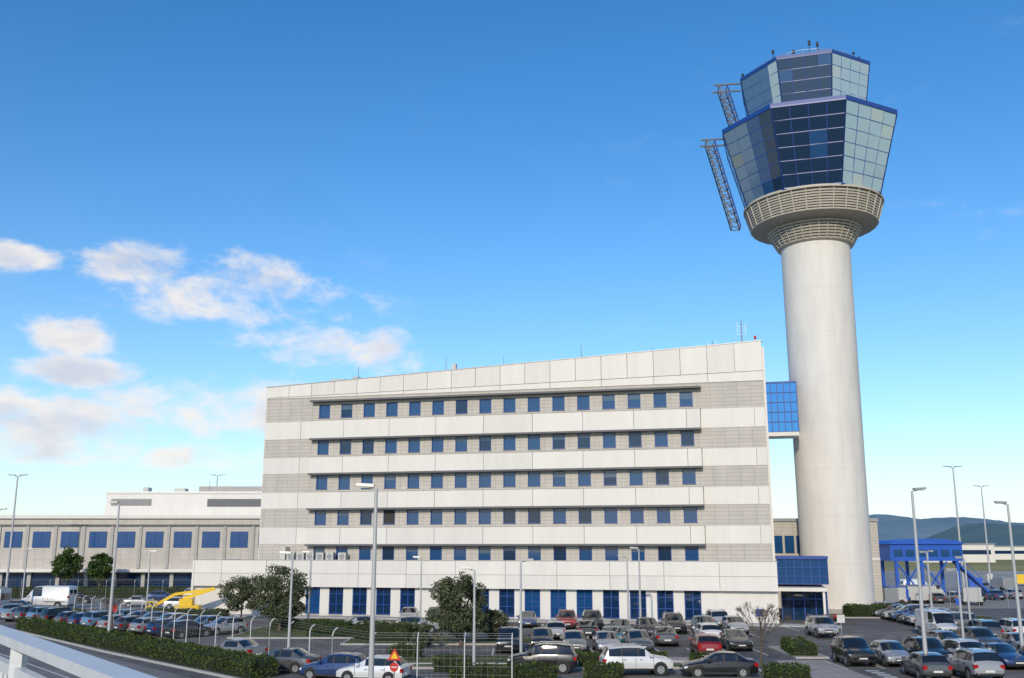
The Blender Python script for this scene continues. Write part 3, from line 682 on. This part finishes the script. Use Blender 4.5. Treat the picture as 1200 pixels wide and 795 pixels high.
# ---------------------------------------------------------------- vegetation
def leaves(points,size,matl,name,parent=None):
    n=len(points); P_=np.asarray(points)
    a=rng.normal(size=(n,3)); a/=np.linalg.norm(a,axis=1)[:,None]
    b=rng.normal(size=(n,3)); b-= (b*a).sum(1)[:,None]*a; b/=np.linalg.norm(b,axis=1)[:,None]
    s=size*rng.uniform(.6,1.4,size=(n,1))
    V=np.empty((n,4,3)); V[:,0]=P_-a*s; V[:,1]=P_-b*s*.55; V[:,2]=P_+a*s; V[:,3]=P_+b*s*.55
    me=bpy.data.meshes.new(name); me.from_pydata(V.reshape(-1,3).tolist(),[],[(4*i,4*i+1,4*i+2,4*i+3) for i in range(n)]); me.materials.append(matl)
    o=bpy.data.objects.new(name,me); COL.objects.link(o)
    if parent: o.parent=parent
    return o
def tree(name,x,y,H,Wd,leafm,seed,n=9000,low=.12,size=.10,K=70):
    rnd=random.Random(seed); e=empty(name,(x,y,0))
    m=MB()
    def limb(p,d,L,r,dep):
        q=p+d*L; m.cyl(p,q,r,r*.65,7,BARK,False)
        if dep==0: return
        for _ in range(3):
            nd=(d+Vector((rnd.uniform(-.8,.8),rnd.uniform(-.8,.8),rnd.uniform(-.1,.5)))).normalized(); limb(q,nd,L*.72,r*.6,dep-1)
    limb(Vector((0,0,0)),Vector((.05,0,1)),H*.22,.04*H*.6,3); m.build('trunk_and_limbs',e)
    pts=[]; cz=H*(1+low)/2; rz=H*(1-low)/2
    for _ in range(K):
        while True:
            p=np.array([rnd.uniform(-1,1) for _ in range(3)])
            rr=np.linalg.norm(p)
            if .2<rr<.9: break
        c=p*np.array([Wd/2,Wd/2,rz])+np.array([0,0,cz]); r=rnd.uniform(.16,.30)*Wd/1.9
        k=n//K; q=rng.normal(size=(k,3)); q/=np.linalg.norm(q,axis=1)[:,None]; q*=r*rng.uniform(.5,1.08,size=(k,1))*np.array([1,1,.8]); q=q+c
        pts.append(q[q[:,2]>.15])
    leaves(np.concatenate(pts),size,leafm,'crown',e)
tree('olive_tree',-28.9,108.5,4.7,5.0,LEAF,1,9000); tree('olive_tree',-21.2,93.0,6.8,5.2,LEAF,2,14000,.03); tree('olive_tree',-4.0,80.2,6.2,5.2,LEAF,3,14000,.05)
tree('round_tree',-70,158,7.5,5.0,LEAFG,4,6000,.3,.16); tree('round_tree',-64.6,158,7.2,4.0,LEAFG,5,5000,.3,.16)
tree('shrub',-1.6,84,2.6,2.6,LEAF,6,3500,.0,K=40); tree('shrub',-6.8,78.5,1.8,2.2,LEAF,11,2500,.0,K=30)
def bare(x,y,H,seed):
    rnd=random.Random(seed); m=MB()
    def limb(p,d,L,r,dep):
        q=p+d*L; m.cyl(p,q,r,r*.7,6,BARK,False)
        if dep==0: return
        for _ in range(3):
            nd=(d+Vector((rnd.uniform(-.75,.75),rnd.uniform(-.75,.75),rnd.uniform(0,.35)))).normalized(); limb(q,nd,L*.74,max(r*.6,.010),dep-1)
    limb(Vector((0,0,0)),Vector((0,0,1)),H*.3,.08,5); m.build('bare_tree',loc=(x,y,0))
bare(15.9,65.5,4.4,3); bare(19.0,78,3.2,5); bare(-34.5,88,3.6,9)
def hedge(name,x0,y0,x1,y1,w,h,dens=75):
    A=np.array([x0,y0]); B=np.array([x1,y1]); L=np.linalg.norm(B-A); dd=(B-A)/L; nn=np.array([-dd[1],dd[0]])
    e=empty(name)
    def surf(n):
        u=rng.uniform(-w*.05,L+w*.05,n); th=rng.uniform(0,math.pi,n)
        cx=np.sign(np.cos(th))*np.abs(np.cos(th))**.45*w/2; cz=np.abs(np.sin(th))**.5*h*(1+.06*np.sin(u*1.7)+.04*np.sin(u*4.1))
        j=rng.normal(scale=.045,size=(n,3)); P_=np.empty((n,3)); P_[:,:2]=A+dd*u[:,None]+nn*cx[:,None]; P_[:,2]=cz
        return P_+j
    def ends(n):
        side=rng.integers(0,2,n); P_=np.empty((n,3)); P_[:,:2]=A+dd*(side*L)[:,None]+nn*rng.uniform(-w/2,w/2,n)[:,None]; P_[:,2]=rng.uniform(0,h,n)*.97; return P_+rng.normal(scale=.05,size=(n,3))
    pts=np.concatenate([surf(int(L*(w+2*h)*dens)),ends(int(2*w*h*dens)+4)])
    pts[:,2]=np.maximum(pts[:,2],.03)
    leaves(pts,.085,LEAFH,'leaves',e)
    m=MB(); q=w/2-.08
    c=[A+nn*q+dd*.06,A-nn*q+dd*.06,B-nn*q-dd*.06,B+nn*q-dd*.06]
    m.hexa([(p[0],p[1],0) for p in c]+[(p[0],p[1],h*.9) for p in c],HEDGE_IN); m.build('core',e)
H_=[(-45,94.5,-14.6,60.6,1.8,1.1),(-22,94.2,-14.5,92.8,1.6,1.0),(-17.5,88,-12.8,87,1.5,.9),(-12.5,84,-8,82.5,2.2,1.5),(-8.2,70.5,-6.4,70,1.8,.9),(-4.7,64,-2.5,63.6,1.4,.9),(-10,96,-3,95.5,1.2,.8),
 (37,112,44,113.5,2.2,1.3),(40.2,96,44.5,95,2,1.1),(20.4,71.5,21.0,76.5,1.8,.9),(33.5,81.5,37.0,81,1.6,1.0),(4.3,66,9.4,65.6,1.2,.8),(3.0,69.8,10.5,69.8,1.0,.55),(11.5,65.8,13.4,65.6,1.3,.8),
 (-78,154,-44,154,2,1.6),(-60,114,-47,111,1.6,.9),(36.5,72,41,71,1.6,1.0),(60,118,80,117,2,1.4),(-40,111.5,-31,110.5,1.5,.9),
 (-3.5,59.2,2.5,59.0,1.3,.9),(4.2,58.6,6.2,58.6,1.4,1.0),(14.6,59.2,17.0,59.2,1.3,.9)]
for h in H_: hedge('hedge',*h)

# ---------------------------------------------------------------- roads, kerbs, markings
sheet('service_road',[(-70,100),(-48,95),(-15,56),(-8,40),(-45,40),(-70,60)],.0,ASPH2)
m=MB()
def kerb(pts,w=.18,h=.13):
    for a,b2 in zip(pts[:-1],pts[1:]): m.bar((a[0],a[1],h/2),(b2[0],b2[1],h/2),w,h,KERB)
kerb([(-70,101.4),(-47,95.4),(-30,75.2),(-15.6,59.3),(-11,50)]); kerb([(-66,82),(-44,74),(-28,58),(-22,44)])
m.build('kerb')
sheet('footpath',[(-66,81.8),(-44,73.8),(-28,57.8),(-22,44),(-26,44),(-31,56),(-46,70),(-66,77)],.004,PAVE)
def island(x0,x1,y0,y1,top):
    m=MB(); m.box(x0,x1,y0,y1,-.01,.12,KERB); m.box(x0+.18,x1-.18,y0+.18,y1-.18,.12,.125,top); m.build('planted_island')
island(-24,-12,86,97.5,GRASS); island(-13.5,2.2,81.9-1.4,86,GRASS); island(-9.5,3,67.2,71.8,GRASS) ; island(2.6,14.5,68.6,70.6,PAVE); island(35.5,46,110.5,115.5,GRASS); island(19.6,21.9,70.8,78.5,PAVE); island(32.5,38.5,80,82.2,GRASS)
island(38.8,46,94,97,GRASS); island(-6.5,14.5,64.9,66.7,GRASS); island(-5,17.6,57.9,60.0,GRASS)
sheet('pavement',rect(17.8,21.2,57,70),.0,PAVE)
m=MB(); m.box(-66,6,-4.4,-1.8,0,.13,KERB); m.build('pavement',loc=(BX,BY,0),rot=BR)
m=MB()
def line(x0,y0,x1,y1,w=.12): m.bar((x0,y0,.004),(x1,y1,.004),w,.004,PAINTW)
for i in range(9): line(-1.4+i*2.45,73,-1.4+i*2.45,78)
for i in range(10): line(3.9+i*2.5,93.6,3.9+i*2.5,98.4)
for i in range(6): line(8.2+i*2.6,87,8.2+i*2.6,91.6)
for i in range(9): line(21.2+i*2.4,65,21.2+i*2.4,69.8)
for i in range(6): line(30.8+i*2.45,73,30.8+i*2.45,78)
for i in range(13):
    p=Vector((-52.2,107.5))+d*(2.75*i); q=Vector((math.cos(R(52)),math.sin(R(52))))*2.4; line(p.x-q.x,p.y-q.y,p.x+q.x,p.y+q.y)
line(-66,90,-45,84); line(-45,84,-24,58)
for i in range(7): line(22,58+i*1,22.8,58+i*1,.5)
line(15.5,70,15.5,62,.15); line(-6,100,22,93,.12)
m.build('road_markings')

# ---------------------------------------------------------------- blue apron structure
m=MB()
x0,x1,y0,y1=55,65.5,146,152
m.box(x0,x1,y0,y1,5.6,8.0,BLUE2)
prof=[(x0-.3,8.0),(x0+.6,8.5),(x0+3,8.75),(x1-3,8.75),(x1-.6,8.5),(x1+.3,8.0)]
for a,b2 in zip(prof[:-1],prof[1:]):
    m.poly([(a[0],y0-.3,a[1]),(b2[0],y0-.3,b2[1]),(b2[0],y1+.3,b2[1]),(a[0],y1+.3,a[1])],BLUE2)
m.poly([(p[0],y0-.3,p[1]) for p in prof],BLUE2)
for x in(x0+.8,x0+4.5,x1-.8):
    for y in(y0+.3,y1-.3): m.bar((x,y,0),(x,y,5.6),.4,.4,BLUE2)
for x in(x0+.8,x0+4.5): m.bar((x,y0+.3,.5),(x+3.7,y0+.3,5.5),.2,.2,BLUE2); m.bar((x+3.7,y0+.3,.5),(x,y0+.3,5.5),.2,.2,BLUE2)
for i in range(6): m.box(x0+.5+i*1.7,x0+1.8+i*1.7,y0-.02,y0-.001,6.2,7.2,GLASS)
m.bar((x1,149,5.5),(x1+5,149,.6),1.4,.3,BLUE2); m.bar((x1,148.3,6.6),(x1+5,148.3,1.6),.08,.08,BLUE2)
m.build('boarding_bridge')
def gse(x,y,c,w=2.4,l=4):
    m=MB(); m.box(-l/2,l/2,-w/2,w/2,.5,.9,c); m.box(-l/2+.1,l/4,-w/2+.1,w/2-.1,.9,2.3,c); m.box(l/4+.1,l/2,-w/2+.2,w/2-.2,.9,1.9,c); m.box(l/4+.2,l/2+.01,-w/2+.3,w/2-.3,1.3,1.8,CGLASS)
    for q in(-l/3,l/3):
        for s in(-1,1): m.cyl((q,s*(w/2-.3),.4),(q,s*(w/2),.4),.4,.4,14,TYRE)
    m.build('ground_service_vehicle',loc=(x,y,0),rot=R(random.uniform(0,180)))
for i in range(14): gse(60+random.uniform(0,75),152+random.uniform(0,60),random.choice([STEEL,ACM,YEL,BLUE2,STEEL,PAINTW]))
for i in range(8): gse(48+random.uniform(0,14),135+random.uniform(0,12),random.choice([STEEL,ACM,BLUE2,STEEL]))
m=MB()
for x,y,w,h in[(210,520,40,9),(280,640,60,8),(330,560,30,7),(420,700,70,10),(160,500,24,6)]:
    m.box(x,x+w,y,y+15,0,h,WHITE2); m.box(x-.5,x+w+.5,y-.5,y+15.5,h,h+.6,STEEL)
    m.box(x+2,x+w-2,y-.06,y-.01,h*.45,h*.7,GLASS2)
m.build('distant_hangars')
N_=14000
xx=rng.uniform(60,900,N_); yy=900+rng.uniform(-12,12,N_)+ (xx-60)*.05; hh_=(5+3*np.sin(xx*.05)+2*np.sin(xx*.17+1)+1.5*np.sin(xx*.41))*rng.uniform(0,1,N_)**.6
leaves(np.stack([xx,yy,np.abs(hh_)],1),1.3,LEAFH,'distant_trees')
def hill(name,y,x0,x1,fn,mm,depth=1500):
    nx,ny=160,14; v=[];f=[]
    for j in range(ny):
        t=j/(ny-1)
        for i in range(nx):
            x=x0+(x1-x0)*i/(nx-1); k=math.sin(t*math.pi/2)
            n_=math.sin(x*.011+j*.9)*.03+math.sin(x*.027+j*1.7)*.02+math.sin(x*.06+j)*.008
            v.append((x,y+depth*t,max(0,fn(x))*k*(1+n_)-1))
    for j in range(ny-1):
        for i in range(nx-1): a=j*nx+i; f.append((a,a+1,a+nx+1,a+nx))
    me=bpy.data.meshes.new(name); me.from_pydata(v,[],f); me.materials.append(mm); me.polygons.foreach_set('use_smooth',[True]*len(f))
    o=bpy.data.objects.new(name,me); COL.objects.link(o)
def g(x,c,w,h): return h*math.exp(-((x-c)/w)**2)
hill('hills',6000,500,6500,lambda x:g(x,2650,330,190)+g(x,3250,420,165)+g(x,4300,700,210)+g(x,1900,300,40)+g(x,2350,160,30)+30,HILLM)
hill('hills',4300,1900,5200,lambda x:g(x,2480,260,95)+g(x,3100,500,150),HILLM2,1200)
